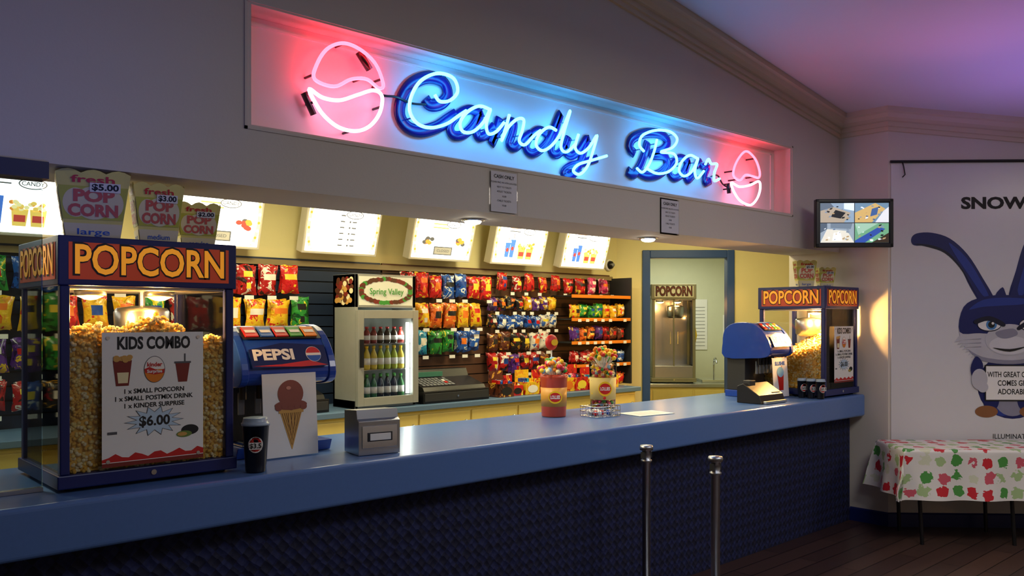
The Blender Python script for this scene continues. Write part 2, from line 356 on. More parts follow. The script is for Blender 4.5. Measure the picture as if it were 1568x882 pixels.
# ---------------------------------------------------------------- menu lightboxes
LB=mat('lightbox_white','#ffffff',.4,emit=5,ecol='#fffbe8',var=0); LBF=mat('lightbox_frame','#d8d4c4',.4)
def em(n,h,e): return mat(n,h,.5,emit=e,var=.02)
LO,LY,LG,LR,LBl=em('lb_orange','#f4a040',1.2),em('lb_yellow','#fad060',1.5),em('lb_grey','#6a6a64',.8),em('lb_red','#d85040',1.1),em('lb_blue','#5080d8',1.3)
LYB=em('lb_yellow_border','#fce494',1.9); LPO=em('lb_popcorn','#fae8a0',1.6)
def lightbox(x0,w,kind):
    m=MB(); m.box(0,w,0,.09,0,.44,LBF); m.M=FR(0,0,0)
    m.rect(.02,w-.02,.02,.42,.002,LB)
    for sx in (-1,1):
        P=[];Q=[]
        for i in range(17):
            a=math.radians(-60+120*i/16); cy=.22+.19*math.sin(a)/math.sin(math.radians(60))
            P.append((w/2+sx*(w*.36+.075*math.cos(a)-.0),cy)); Q.append((w/2+sx*(w*.36+.075*math.cos(a)-.026),cy))
        m.poly(P+Q[::-1],.003,LYB)
        for i in range(1,16,2):
            m.ell((P[i][0]+Q[i][0])/2,P[i][1],.010,.010,.0045,LB if i%4==1 else LO,n=10)
    if kind==0:
        for i in range(7): m.rect(w*.44,w*.5,.07+i*.045,.08+i*.045,.004,LG); m.ell(w*.57,.075+i*.045,.008,.008,.004,LG,n=10); m.rect(w*.60,w*.66,.07+i*.045,.08+i*.045,.004,LG)
    elif kind==1:
        m.rect(w*.36,w*.66,.05,.12,.004,LG); m.rect(w*.375,w*.645,.058,.112,.005,mat('lb_dim','#c8c4b0',.5,emit=.4)); m.text('CLOSED',w*.51,.085,.03,.006,LG,w=w*.2)
        for s in (.24,.78):
            for k in range(9): m.ell(w*s+random.uniform(-.045,.045),.17+random.uniform(-.03,.03),.024,.017,.004+k*.0003,random.choice([LO,LG,LR,LO]),n=10)
        m.rect(w*.3,w*.55,.3,.31,.004,LY); m.rect(w*.3,w*.55,.27,.28,.004,LY)
    else:
        for s,hh in ((.26,.13),(.35,.16)):
            m.poly([(w*s-.022,.07),(w*s+.022,.07),(w*s+.03,.07+hh),(w*s-.03,.07+hh)],.004,LBl); m.ell(w*s,.07+hh*.5,.016,.018,.005,LR); m.rect(w*s-.034,w*s+.034,.07+hh,.082+hh,.0045,LB); m.rect(w*s-.003,w*s+.004,.08+hh,.12+hh,.0045,LR)
        for s in (.53,.68):
            m.poly([(w*s-.035,.06),(w*s+.035,.06),(w*s+.045,.16),(w*s-.045,.16)],.004,LY); m.rect(w*s-.03,w*s+.03,.085,.125,.005,LR)
            for k in range(14): m.ell(w*s+random.uniform(-.045,.045),.175+random.uniform(-.02,.028),.015,.012,.005+k*.0003,random.choice([LY,LO,LPO]),n=10)
        m.rect(w*.25,w*.45,.33,.34,.004,LO); m.rect(w*.25,w*.45,.30,.308,.004,LG)
    m.ell(w*.62,.31,.075,.032,.008,LG); m.ell(w*.62,.31,.068,.026,.0085,LB); m.text('CANDY',w*.62,.31,.034,.009,LG,bold=.02)
    return m.build('menu_lightbox',T((x0,2.47,2.13))@Matrix.Rotation(math.radians(16),4,'X'),bevel=.004)
for x0,k in [(-2.0,2),(-1.05,1),(-.1,0),(.87,2),(2.06,1),(3.03,0),(3.98,1),(4.85,2),(5.72,2)]: lightbox(x0,.64,k)
# ---------------------------------------------------------------- neon sign
S={
'C':[(2.575,2.77),(2.608,2.743),(2.675,2.761),(2.722,2.816),(2.692,2.877),(2.592,2.881),(2.49,2.825),(2.431,2.737),(2.423,2.659),(2.47,2.609),(2.551,2.602),(2.65,2.637),(2.726,2.689),(2.779,2.725)],
'a':[(2.94,2.759),(2.867,2.764),(2.787,2.72),(2.739,2.658),(2.757,2.614),(2.823,2.623),(2.894,2.682),(2.945,2.76),(2.917,2.679),(2.931,2.629),(2.986,2.648),(3.043,2.706)],
'n':[(3.081,2.754),(3.052,2.672),(3.024,2.605),(3.071,2.682),(3.139,2.739),(3.188,2.743),(3.178,2.684),(3.154,2.623),(3.198,2.608),(3.268,2.669),(3.319,2.705)],
'd':[(3.444,2.724),(3.382,2.733),(3.309,2.682),(3.283,2.62),(3.33,2.593),(3.402,2.629),(3.477,2.71),(3.559,2.855),(3.509,2.727),(3.483,2.633),(3.531,2.613),(3.608,2.673)],
'y':[(3.63,2.729),(3.602,2.649),(3.648,2.621),(3.722,2.666),(3.792,2.746),(3.756,2.647),(3.71,2.555),(3.642,2.497),(3.586,2.51),(3.63,2.553),(3.744,2.591),(3.881,2.636)],
'B1':[(4.373,2.806),(4.344,2.726),(4.291,2.635),(4.225,2.578),(4.168,2.596)],
'B2':[(4.239,2.712),(4.193,2.747),(4.225,2.81),(4.359,2.863),(4.511,2.877),(4.589,2.841),(4.539,2.778),(4.414,2.731),(4.554,2.737),(4.582,2.68),(4.497,2.614),(4.373,2.587),(4.265,2.607)],
'a2':[(4.818,2.741),(4.728,2.751),(4.64,2.696),(4.611,2.632),(4.669,2.604),(4.758,2.649),(4.826,2.742),(4.788,2.653),(4.818,2.607),(4.895,2.665)],
'r':[(4.911,2.712),(4.949,2.753),(4.981,2.726),(5.052,2.73),(5.02,2.667),(5.02,2.612),(5.085,2.633)]}
OV={'oval_top':([(1.902,2.719),(1.915,2.791),(1.968,2.87),(2.053,2.913),(2.147,2.9),(2.227,2.849),(2.267,2.764),(2.241,2.741),(2.176,2.771),(2.091,2.755),(2.002,2.705)],0),
'oval_bottom':([(1.876,2.67),(1.941,2.644),(2.029,2.647),(2.123,2.688),(2.212,2.726),(2.26,2.707),(2.249,2.63),(2.198,2.56),(2.123,2.521),(2.029,2.522),(1.951,2.563),(1.902,2.619)],1),
'oval_top_2':([(5.258,2.68),(5.3,2.779),(5.42,2.871),(5.544,2.834),(5.607,2.75),(5.598,2.7),(5.508,2.7),(5.42,2.699),(5.342,2.652)],0),
'oval_bottom_2':([(5.232,2.621),(5.334,2.604),(5.473,2.629),(5.598,2.671),(5.616,2.615),(5.57,2.537),(5.481,2.485),(5.351,2.502),(5.266,2.56)],1)}
def neon(n,c,e):
    m=bpy.data.materials.new(n); m.use_nodes=True; b=m.node_tree.nodes['Principled BSDF']
    b.inputs['Base Color'].default_value=(.3,.3,.3,1); b.inputs['Emission Color'].default_value=(*c,1); b.inputs['Emission Strength'].default_value=e; return m
NC=neon('neon_cyan',(.035,.38,1),17); NR=neon('neon_red',(1,.025,.04),20); NW=neon('neon_pink_white',(1,.30,.52),8)
LETB=mat('letter_backing_blue','#08126c',.25,var=.05)
sign=empty('neon_sign',(3.7,.37,2.7))
m=MB(); m.M=FR(-.012,.357,-.008)
m2=MB(); m2.M=FR(0,.29,0)
for k,p in S.items():
    q=catmull([(a,b,0) for a,b in p],7)
    w=.034 if k in('C','B1','B2') else .027
    m.tube(q,w,.010,LETB,n=8)
    m2.tube(q,.0085,.0085,NC,n=8)
    for i in range(3,len(q)-2,14): m2.cyl(q[i]+V((0,0,-.009)),q[i]+V((0,0,-.06)),.004,CHROME,n=6)
child(m.build('letter_backing'),sign); child(m2.build('script_tubes'),sign)
for k,(p,c) in OV.items():
    m=MB(); m.M=FR(0,.29,0); q=catmull([(a,b,0) for a,b in p],6,True)
    m.tube(q,.0085,.0085,NW if c else NR,n=8,closed=True)
    for i in range(2,len(q),16): m.cyl(q[i]+V((0,0,-.009)),q[i]+V((0,0,-.075)),.006,BLACK,n=6)
    child(m.build(k),sign)
m=MB(); m.M=FR(0,.345,0)
m.tube(catmull([(2.24,2.76,0),(2.3,2.73,0),(2.38,2.735,0),(2.47,2.72,0),(2.56,2.73,0)],6),.006,.006,BLACK)
m.tube(catmull([(5.06,2.65,0),(5.14,2.67,0),(5.2,2.62,0),(5.26,2.6,0)],6),.006,.006,BLACK)
m.M=FR(0,.30,0); m.tube([V((2.21,2.83,-.02)),V((2.15,2.9,-.02))],.018,.018,BLACK); m.tube([V((1.87,2.66,-.03)),V((1.92,2.57,-.03))],.014,.018,BLACK)
m.tube([V((5.24,2.62,-.02)),V((5.25,2.55,-.02))],.014,.016,BLACK)
child(m.build('cables'),sign)
for x0,w,z0,z1 in [(2.88,.2,2.2,2.43),(4.32,.2,2.19,2.42)]:
    m=MB(); m.M=FR(x0,.222,0); m.box(0,w,z0,z1,-.004,0,glass('acrylic')); m.rect(.008,w-.008,z0+.01,z1-.008,.001,mat('notice_paper','#d4d4da',.6))
    m.text('CASH ONLY',w/2,z1-.035,.026,.002,TEXT,bold=.02)
    for i,t in enumerate(['PLEASE FIND AN ATM LOCATED','NEXT TO TOILETS','ADULT TICKETS','10.00','CHILD TICKETS','10.00']): m.text(t,w/2,z1-.065-i*.024,.0125 if i<2 else .014,.002,TEXT)
    m.build('notice_sheet')
DL=mat('downlight_glow','#fff6e0',.4,emit=25,var=0)
for x in (3.0,4.55):
    m=MB(); m.lathe(x,.5,[(.065,2.199),(.065,2.192),(.052,2.188)],CHROME,n=20); m.lathe(x,.5,[(.048,2.1865),(.04,2.176),(.02,2.17),(.001,2.168)],DL,n=20); m.build('ceiling_downlight')
    light('downlight_lamp','SPOT',(x,.5,2.15),24,(1,.88,.66),.03,(0,0,0),120,.6)
# ---------------------------------------------------------------- popcorn
PM=[mat('popcorn_a','#f2d884',.7,var=.2,scale=80),mat('popcorn_b','#e8b848',.7,var=.2,scale=80),mat('popcorn_c','#f8e8b8',.7,var=.15,scale=80)]
ICO=[V(p).normalized() for p in [(0,1,1.618),(0,-1,1.618),(0,1,-1.618),(0,-1,-1.618),(1,1.618,0),(-1,1.618,0),(1,-1.618,0),(-1,-1.618,0),(1.618,0,1),(-1.618,0,1),(1.618,0,-1),(-1.618,0,-1)]]
ICF=[(0,8,1),(0,4,8),(4,10,8),(8,10,6),(8,6,1),(0,1,9),(0,9,5),(0,5,4),(4,5,2),(4,2,10),(10,2,3),(10,3,6),(6,3,7),(6,7,1),(1,7,9),(9,7,11),(9,11,5),(5,11,2),(2,11,3),(3,11,7)]
def kernel(m,c,r):
    mt=random.choice(PM); c=V(c)
    for k in range(3):
        d=V((random.uniform(-1,1),random.uniform(-1,1),random.uniform(-1,1))).normalized()*r*.55
        q=r*random.uniform(.5,.75)
        m.add([c+d+p*q for p in ICO],ICF,mt,True)
def popcorn_machine(name,w,d,h,M,hf,nseed,frame_mat=NAVY,corn=True,bg=None,fg=None,power=11):
    random.seed(nseed); bg=bg or SIGNR; fg=fg or SIGNY
    root=empty(name,M.translation); root.matrix_world=M; bpy.context.view_layer.update()
    hb=.06; ht=.175
    m=MB()
    for x in (.04,w-.04):
        for y in (.04,d-.04): m.lathe(x,y,[(.02,.0),(.022,.01),(.018,.015)],BLACK,n=12)
    m.box(-.01,w+.01,-.01,d+.01,.012,hb,frame_mat)
    for x in (0,w-.032):
        for y in (0,d-.032): m.box(x,x+.032,y,y+.032,hb,h-ht,frame_mat)
    m.box(-.008,w+.008,-.008,d+.008,h-ht,h,frame_mat)
    m.box(.03,w-.03,.03,d-.03,h-ht-.012,h-ht,STEEL)
    if not corn:
        m.box(.03,w-.03,.004,.012,hb,hb+.14,STEEL); m.box(w/2-.008,w/2+.008,.0,.012,hb+.14,h-ht,frame_mat); m.box(.03,w-.03,d-.02,d-.012,hb,h-ht,STEEL)
        m.box(w/2-.05,w/2-.035,-.02,.0,.45,.6,CHROME); m.box(w/2+.035,w/2+.05,-.02,.0,.45,.6,CHROME); m.box(.03,w-.03,.03,d-.03,hb+.1,hb+.14,STEEL)
    child(m.build('case',M,bevel=.004),root)
    m=MB(); m.M=FR(0,-.0095,0)
    m.rect(.025,w-.025,h-ht+.022,h-.022,0,bg); m.text('POPCORN',w/2,h-ht/2,.15,.0015,TEXT,bold=.055,w=w-.075); m.text('POPCORN',w/2,h-ht/2,.145,.003,fg,bold=.02,w=w-.09)
    m.M=FL(-.0095,0,0); m.rect(-d+.025,-.025,h-ht+.022,h-.022,0,bg); m.text('POPCORN',-d/2,h-ht/2,.15,.0015,TEXT,bold=.055,w=d-.075); m.text('POPCORN',-d/2,h-ht/2,.145,.003,fg,bold=.02,w=d-.09)
    m.M=FR(0,0,0); m.cyl((w/2,.038,.01),(w/2,.038,.014),.01,CHROME)
    child(m.build('sign_panels',M),root)
    m=MB(); m.box(.03,w-.03,.008,.012,hb,h-ht,GL); m.box(.008,.012,.03,d-.03,hb,h-ht,GL); m.box(w-.012,w-.008,.03,d-.03,hb,h-ht,GL)
    child(m.build('glass_panes',M),root)
    m=MB(); kz=h-ht-.2
    m.cyl((w*.6,d*.55,h-ht-.012),(w*.6,d*.55,kz+.13),.012,STEEL); m.lathe(w*.6,d*.55,[(.07,kz-.02),(.1,kz),(.105,kz+.11),(.095,kz+.125),(.03,kz+.135)],STEEL,n=24)
    for fx in (.22,.62):
        m.lathe(w*fx,.14,[(.055,h-ht-.013),(.055,h-ht-.03),(.05,h-ht-.032)],STEEL,n=18)
        m.lathe(w*fx,.14,[(.045,h-ht-.033),(.02,h-ht-.045),(.001,h-ht-.048)],mat('heat_lamp_glow','#ffb860',.4,emit=30,var=0),n=18)
    child(m.build('kettle',M),root)
    for fx in (.22,.62):
        l=light('heat_lamp','POINT',(0,0,0),power if corn else 1.5,(1,.52,.15),.03); l.matrix_world=M@T((w*fx,.14,h-ht-.09)); child(l,root)
    if corn:
        m=MB()
        n=10; e=.03; vs=[];fs=[]
        for j in range(n+1):
            for i in range(n+1):
                x=e+(w-2*e)*i/n; y=e+(d-2*e)*j/n; vs.append((x,y,hf(x/w,y/d)-.02))
        for j in range(n):
            for i in range(n): a=j*(n+1)+i; fs.append((a,a+1,a+n+2,a+n+1))
        base=len(vs); 
        ring=[i for i in range(n+1)]+[ (j)*(n+1)+n for j in range(1,n+1)]+[n*(n+1)+i for i in range(n-1,-1,-1)]+[j*(n+1) for j in range(n-1,0,-1)]
        for i in ring: vs.append((vs[i][0],vs[i][1],hb+.002))
        K=len(ring)
        for i in range(K): fs.append((ring[i],base+i,base+(i+1)%K,ring[(i+1)%K]))
        m.add(vs,fs,PM[1])
        s=.0185
        x=.03
        while x<w-.03:
            z=hb+.01
            while z<hf(x/w,0): kernel(m,(x+random.uniform(-.005,.005),.027+random.uniform(-.003,.004),z+random.uniform(-.005,.005)),.012); z+=s
            x+=s
        y=.03
        while y<d-.03:
            z=hb+.01
            while z<hf(0,y/d):
                kernel(m,(.027+random.uniform(-.003,.004),y+random.uniform(-.005,.005),z+random.uniform(-.005,.005)),.012)
                z+=s
            y+=s
        x=.03
        while x<w-.03:
            y=.03
            while y<d-.03: kernel(m,(x+random.uniform(-.006,.006),y+random.uniform(-.006,.006),hf(x/w,y/d)-.008+random.uniform(-.006,.01)),.013); y+=s
            x+=s
        child(m.build('popcorn',M),root)
    return root
def hfL(u,v): return .53+.07*math.sin(u*3.1)-.24*v**1.3+.02*math.sin(u*14)+.015*math.sin(v*11+u*5)
def hfR(u,v): return .40+.12*u-.14*v+.1*math.exp(-((u-.75)**2+(v-.4)**2)/.06)+.012*math.sin(u*13)
popcorn_machine('popcorn_machine',.63,.54,.90,TR(.832,.15,1.042),hfL,3,power=12)
popcorn_machine('popcorn_machine',.55,.56,.86,TR(6.14,.05,1.042),hfR,5,power=40)
random.seed(11)
def kids_poster(M,w,h):
    m=MB(); m.rect(0,w,0,h,0,WHITE)
    m.text('KIDS COMBO',w/2,h*.915,.062,.001,TEXT,bold=.035,w=w*.72)
    m.poly([(w*.13,h*.60),(w*.25,h*.60),(w*.28,h*.79),(w*.1,h*.79)],.001,MAROON); m.poly([(w*.15,h*.62),(w*.24,h*.62),(w*.25,h*.7),(w*.14,h*.7)],.0015,CREAMP)
    for k in range(10): m.ell(w*(.12+.14*random.random()),h*(.79+.025*random.random()),.011,.009,.002+k*.0001,TAN,n=10)
    # chocolate egg: white top half, red swoosh, orange base, lettering
    EW=mat('egg_white','#f6f2ea',.5)
    m.ell(w/2,h*.715,w*.105,w*.135,.001,TGREY); m.ell(w/2,h*.715,w*.099,w*.129,.0013,EW)
    m.ell(w/2,h*.715,w*.099,w*.129,.0015,ORNG,180,360); m.poly([(w*.40,h*.72),(w*.45,h*.735),(w*.55,h*.70),(w*.6,h*.72),(w*.595,h*.685),(w*.5,h*.675),(w*.41,h*.69)],.0018,RED)
    m.text('kinder',w/2,h*.752,.022,.002,RED,bold=.03,w=w*.15); m.text('Surprise',w/2,h*.70,.016,.002,WHITE,bold=.03,w=w*.15)
    m.poly([(w*.74,h*.61),(w*.83,h*.61),(w*.86,h*.76),(w*.71,h*.76)],.001,MAROON); m.rect(w*.7,w*.87,h*.755,h*.77,.0015,TGREY); m.rect(w*.8,w*.815,h*.77,h*.83,.001,TGREY)
    for i,t in enumerate(['1 x SMALL POPCORN','1 x SMALL POSTMIX DRINK','1 x KINDER SURPRISE']): m.text(t,w/2,h*(.555-.055*i),.0235,.001,TEXT,bold=.02)
    P=[]
    for i in range(28):
        a=2*math.pi*i/28; r=1 if i%2==0 else .62; P.append((w/2+w*.3*r*math.cos(a),h*.32+h*.115*r*math.sin(a)))
    m.poly(P,.001,TGREY); P=[(w/2+(p[0]-w/2)*.93,h*.32+(p[1]-h*.32)*.93) for p in P]; m.poly(P,.0015,mat('pale_blue_print','#bcd6ea',.5))
    m.text('$6.00',w/2,h*.32,.05,.002,TEXT,bold=.03)
    m.ell(w*.86,h*.23,w*.09,h*.04,.001,TEXT); m.ell(w*.8,h*.2,w*.08,h*.025,.0015,mat('kiwi_print','#6c8a3a',.5)); m.ell(w*.78,h*.2,w*.05,h*.015,.002,TAN)
    W=[(0,0)]+[(w,0)]+[(w*(1-i/16),h*(.075+.02*math.sin(i*1.9))) for i in range(17)]
    m.poly(W,.001,RED); m.rect(0,w,h*.0,h*.035,.0015,WHITE); m.rect(0,w,0,h*.03,.002,MAROON)
    m.rect(w*.05,w*.14,h*.24,h*.26,.001,TGREY)
    for c in ((.02,.02),(w-.02,.02),(.02,h-.02),(w-.02,h-.02)): m.ell(c[0],c[1],.007,.007,.003,CHROME,n=10)
    return m.build('promo_poster',M)
kids_poster(FR(.965,.138,1.115),.368,.485)
kids_poster(FR(6.27,.038,1.15),.32,.44)
def carton(M,w,h,price,lab):
    m=MB(); a=w*.36; b=w*.5; da=w*.26; db=w*.36
    Y1=mat('carton_yellow','#e8dc7c',.55,var=.05); G1=mat('carton_green','#c4c440',.5); P1=mat('carton_pink','#d06050',.5); CW=mat('carton_cream','#e6dcb4',.5)
    n=12
    def side(p0,p1,q0,q1):
        top=[]
        for i in range(n+1):
            t=i/n; p=V(q1).lerp(V(q0),t); top.append(p+V((0,0,.014*abs(math.sin(t*math.pi*3)))))
        m.add([V(p0),V(p1)]+top,[list(range(2+n+1))],Y1)
    c=[(-a,-da,0),(a,-da,0),(a,da,0),(-a,da,0)]; t=[(-b,-db,h),(b,-db,h),(b,db,h),(-b,db,h)]
    for i in range(4): side(c[i],c[(i+1)%4],t[i],t[(i+1)%4])
    m.add(c,[(0,1,2,3)],Y1); m.add([(-b*.97,-db*.97,h*.93),(b*.97,-db*.97,h*.93),(b*.97,db*.97,h*.93),(-b*.97,db*.97,h*.93)],[(0,1,2,3)],CW)
    tilt=math.atan2(db-da,h); H=math.hypot(h,db-da)
    F=frame((0,-da-.001,0),(1,0,0),(0,-math.sin(tilt),math.cos(tilt)))
    t2=math.atan2(b-a,h); F2=frame((-a-.001,0,0),(0,-1,0),(-math.sin(t2),0,math.cos(t2)))
    for Fm,ww,wt in ((F,a*2,b*2),(F2,da*2,db*2)):
        m.M=Fm
        def wd(v): return ww+(wt-ww)*v
        def band(v0,v1,z,mt,k=.94): m.poly([(-wd(v0)/2*k,H*v0),(wd(v0)/2*k,H*v0),(wd(v1)/2*k,H*v1),(-wd(v1)/2*k,H*v1)],z,mt)
        band(.0,.24,.001,CW,.99); band(.3,.8,.001,G1,.98)
        for s in (-.33,.33): m.ell(wd(.55)*s*.8,H*.55,wd(.5)*.2,H*.22,.0015,CW)
        m.ell(0,H*.55,wd(.5)*.3,H*.25,.0018,CW)
        m.text('POP',0,H*.65,H*.24,.003,P1,bold=.05,w=wd(.6)*.62); m.text('CORN',0,H*.43,H*.24,.003,P1,bold=.05,w=wd(.4)*.8)
        m.text('fresh',0,H*.9,H*.15,.002,RED,bold=.02,w=wd(.9)*.6); m.text(lab,0,H*.11,H*.13,.002,BLUEP,bold=.01,w=ww*.6)
    m.M=F; m.rect(-w*.05,w*.36,H*.72,H*.86,.005,WHITE); m.text(price,w*.155,H*.79,H*.13,.006,TEXT,bold=.03,w=w*.36)
    return m.build('popcorn_carton',M)
carton(TR(.99,.33,1.943,-14),.25,.24,'$5.00','large'); carton(TR(1.225,.33,1.943,-10),.185,.22,'$3.00','medium'); carton(TR(1.425,.43,1.943,-12),.175,.175,'$2.00','regular')
carton(TR(6.30,.30,1.903,-45),.16,.2,'$5.00','large'); carton(TR(6.52,.24,1.903,-40),.14,.15,'$3.00','medium')
# ---------------------------------------------------------------- cups
def cup(x,y,z,r=.045,h=.19,rz=0):
    m=MB(); m.lathe(0,0,[(r*.72,0),(r*.74,.004),(r*.97,h*.86),(r*1.0,h*.86)],mat('cup_black','#0e1018',.35),n=24)
    m.lathe(0,0,[(r*1.04,h*.86),(r*1.06,h*.88),(r*1.06,h*.9),(r*.98,h*.91),(r*.92,h*.97),(r*.9,h),(r*.2,h*.99)],mat('cup_lid','#9cb0c4',.3),n=24)
    for (r1,mt,off) in [(1,WHITE,.0012),(.85,RED,.0018)]:
        vs=[];N_=20
        for i in range(N_):
            t=2*math.pi*i/N_; du=math.cos(t)*.03*r1; dv=math.sin(t)*.032*r1
            zz=h*.52+dv; rr=r*(.74+.23*zz/(h*.86))+off; an=math.radians(-115)+du/rr
            vs.append((rr*math.cos(an),rr*math.sin(an),zz))
        m.add(vs,[list(range(N_))],mt)
    rr=r*.9
    m.M=frame((math.cos(math.radians(-115))*rr,math.sin(math.radians(-115))*rr,h*.5),(math.cos(math.radians(-25)),math.sin(math.radians(-25)),0),(.0,.0,1)); m.rect(-.024,.024,-.014,.014,.0032,WHITE); m.text('$3.5',0,.0,.026,.0045,TEXT,bold=.02)
    return m.build('paper_cup',TR(x,y,z,rz))
cup(1.525,.09,1.042,.052,.215); 
cup(1.60,.22,1.042,.045,.19)
for x,y in ((6.06,.195),(6.06,.118),(6.06,.042)): cup(x,y,1.042,.035,.15)
# soda dispenser
def soda(M,w=.46):
    BL=mat('dispenser_blue','#1a44a8',.28,coat=.5); BD=mat('dispenser_dark_blue','#101c58',.3,coat=.5)
    root=empty('soda_dispenser',M.translation); root.matrix_world=M; bpy.context.view_layer.update()
    m=MB(); side=frame((0,0,0),(0,1,0),(0,0,1))
    m.M=side
    m.prism([(.02,0),(.36,0),(.36,.05),(.0,.05)],.0,w,BL)
    m.prism([(.2,.05),(.36,.05),(.36,.4),(.2,.4)],.03,w-.03,DGREY)
    prof=[(.12,.31),(.36,.31),(.375,.42),(.36,.51),(.30,.56),(.2,.575),(.11,.56),(.04,.51),(-.01,.44),(-.03,.37),(-.01,.33),(.04,.315)]
    q=catmull([(a,b,0) for a,b in prof],3,True)
    m.prism([(p.x,p.y) for p in q],.02,w-.02,BL)
    q2=[(.17+(p.x-.17)*1.04,.44+(p.y-.44)*1.05) for p in q]
    m.prism(q2,0,.035,BL); m.prism(q2,w-.035,w,BL)
    m.M=Matrix.Identity(4)
    for i in range(5): m.cyl((.07+i*(w-.14)/4,.1,.32),(.07+i*(w-.14)/4,.1,.25),.016,BLACK); m.box(.055+i*(w-.14)/4,.085+i*(w-.14)/4,.115,.125,.18,.28,GREY)
    for i in range(9): m.box(.03+i*(w-.06)/9,.045+i*(w-.06)/9,.02,.19,.051,.058,STEEL)
    F=frame((0,.045,.512),(1,0,0),(0,.8,.6)); m.M=F
    m.rect(.04,w-.04,-.005,.085,.012,DGREY); bw=(w-.1)/5
    for i,c in enumerate([RED,BLUEP,RED,GREEN,ORNG]):
        m.box(.052+i*bw,.045+(i+1)*bw,.005,.075,.012,.02,c); m.rect(.06+i*bw,.037+(i+1)*bw,.03,.05,.0212,WHITE)
    m.M=frame((0,-.022,.415),(1,0,0),(0,.46,.88)); 
    m.poly([(.045,-.03),(w-.045,-.03),(w-.045,.075),(w*.45,.09),(.045,.06)],.0125,BD)
    m.poly([(.05,-.02),(w*.4,-.015),(w*.7,.0),(w-.05,-.025),(w*.6,-.03)],.0132,RED)
    m.text('PEPSI',w*.34,.03,.07,.014,WHITE,bold=.04,w=w*.42)
    m.ell(w*.76,.03,.038,.038,.014,WHITE); m.ell(w*.76,.03,.036,.036,.0145,RED,10,170); m.ell(w*.76,.03,.036,.036,.0147,BLUEP,190,350)
    child(m.build('body',M,bevel=.005),root); return root
soda(TR(1.585,.38,1.042)); soda(TR(5.75,.32,1.042),.34)
m=MB(); w,h=.22,.30
m.rect(0,w,0,h,0,WHITE); m.rect(0,w,0,h,-.003,WHITE); m.text('SLUSHIE',w/2,h*.85,.04,.001,BLUEP,bold=.03); m.poly([(w*.36,.05),(w*.64,.05),(w*.72,.19),(w*.28,.19)],.001,RED); m.ell(w*.5,.19,w*.22,.04,.0015,LBLUE); m.rect(w*.6,w*.63,.2,.24,.001,ORNG)
m.build('price_card',FR(5.81,.285,1.05)@Matrix.Rotation(math.radians(-4),4,'X'))
m=MB(); w,h=.26,.365
m.rect(0,w,0,h,0,WHITE); m.rect(0,w,0,h,-.003,WHITE)
m.poly([(w*.5,.03),(w*.51,.03),(w*.72,.2),(w*.3,.2)],.001,TAN)
for i in range(5):
    m.poly([(w*.33+i*.02,.195),(w*.34+i*.02,.195),(w*.505+i*.006,.05+i*.02),(w*.5+i*.006,.05+i*.02)],.0015,BROWN)
    m.poly([(w*.69-i*.02,.195),(w*.68-i*.02,.195),(w*.505-i*.004,.05+i*.02),(w*.51-i*.004,.05+i*.02)],.0015,BROWN)
SC=mat('scoop_print','#8c4a3c',.5); m.rect(w*.28,w*.74,.19,.215,.002,TAN)
m.ell(w*.51,.275,.062,.06,.002,SC); m.ell(w*.51,.225,.078,.022,.0025,SC)
for k in range(5): m.ell(w*.28+k*.03,.215+.004*(k%2),.017,.014,.003,SC,n=12)
m.ell(w*.47,.3,.012,.008,.004,mat('scoop_hi','#c88a78',.5),n=12)
m.build('ice_cream_sign',FR(1.675,.315,1.045)@Matrix.Rotation(math.radians(-4),4,'X'))
m=MB(); m.lathe(0,0,[(.035,0),(.037,.01),(.037,.2),(.034,.21)],GL,n=20); m.lathe(0,0,[(.04,.21),(.04,.235),(.025,.25),(.008,.27)],CHROME,n=20); m.lathe(0,0,[(.042,-.0),(.042,.012),(.0355,.014)],CHROME,n=20)
for i in range(24): a=random.uniform(0,6.28); r=random.uniform(0,.028); m.cyl((r*math.cos(a),r*math.sin(a),.012),(r*math.cos(a),r*math.sin(a),.2),.003,[RED,WHITE,YELP][i%3],n=5)
m.build('straw_dispenser',TR(1.525,.42,1.042))
m=MB(); m.M=frame((0,0,0),(0,1,0),(0,0,1)); m.prism([(0,0),(.17,0),(.17,.19),(.03,.2),(.02,.16),(.0,.15)],0,.2,STEEL); m.M=Matrix.Identity(4)
m.M=FR(0,0,0); m.box(.015,.185,.03,.13,0,.004,CHROME); m.box(.04,.16,.06,.1,.004,.007,DGREY); m.box(.05,.15,.065,.095,.006,.012,WHITE)
m.build('napkin_dispenser',TR(2.03,.13,1.042,-10),bevel=.004)
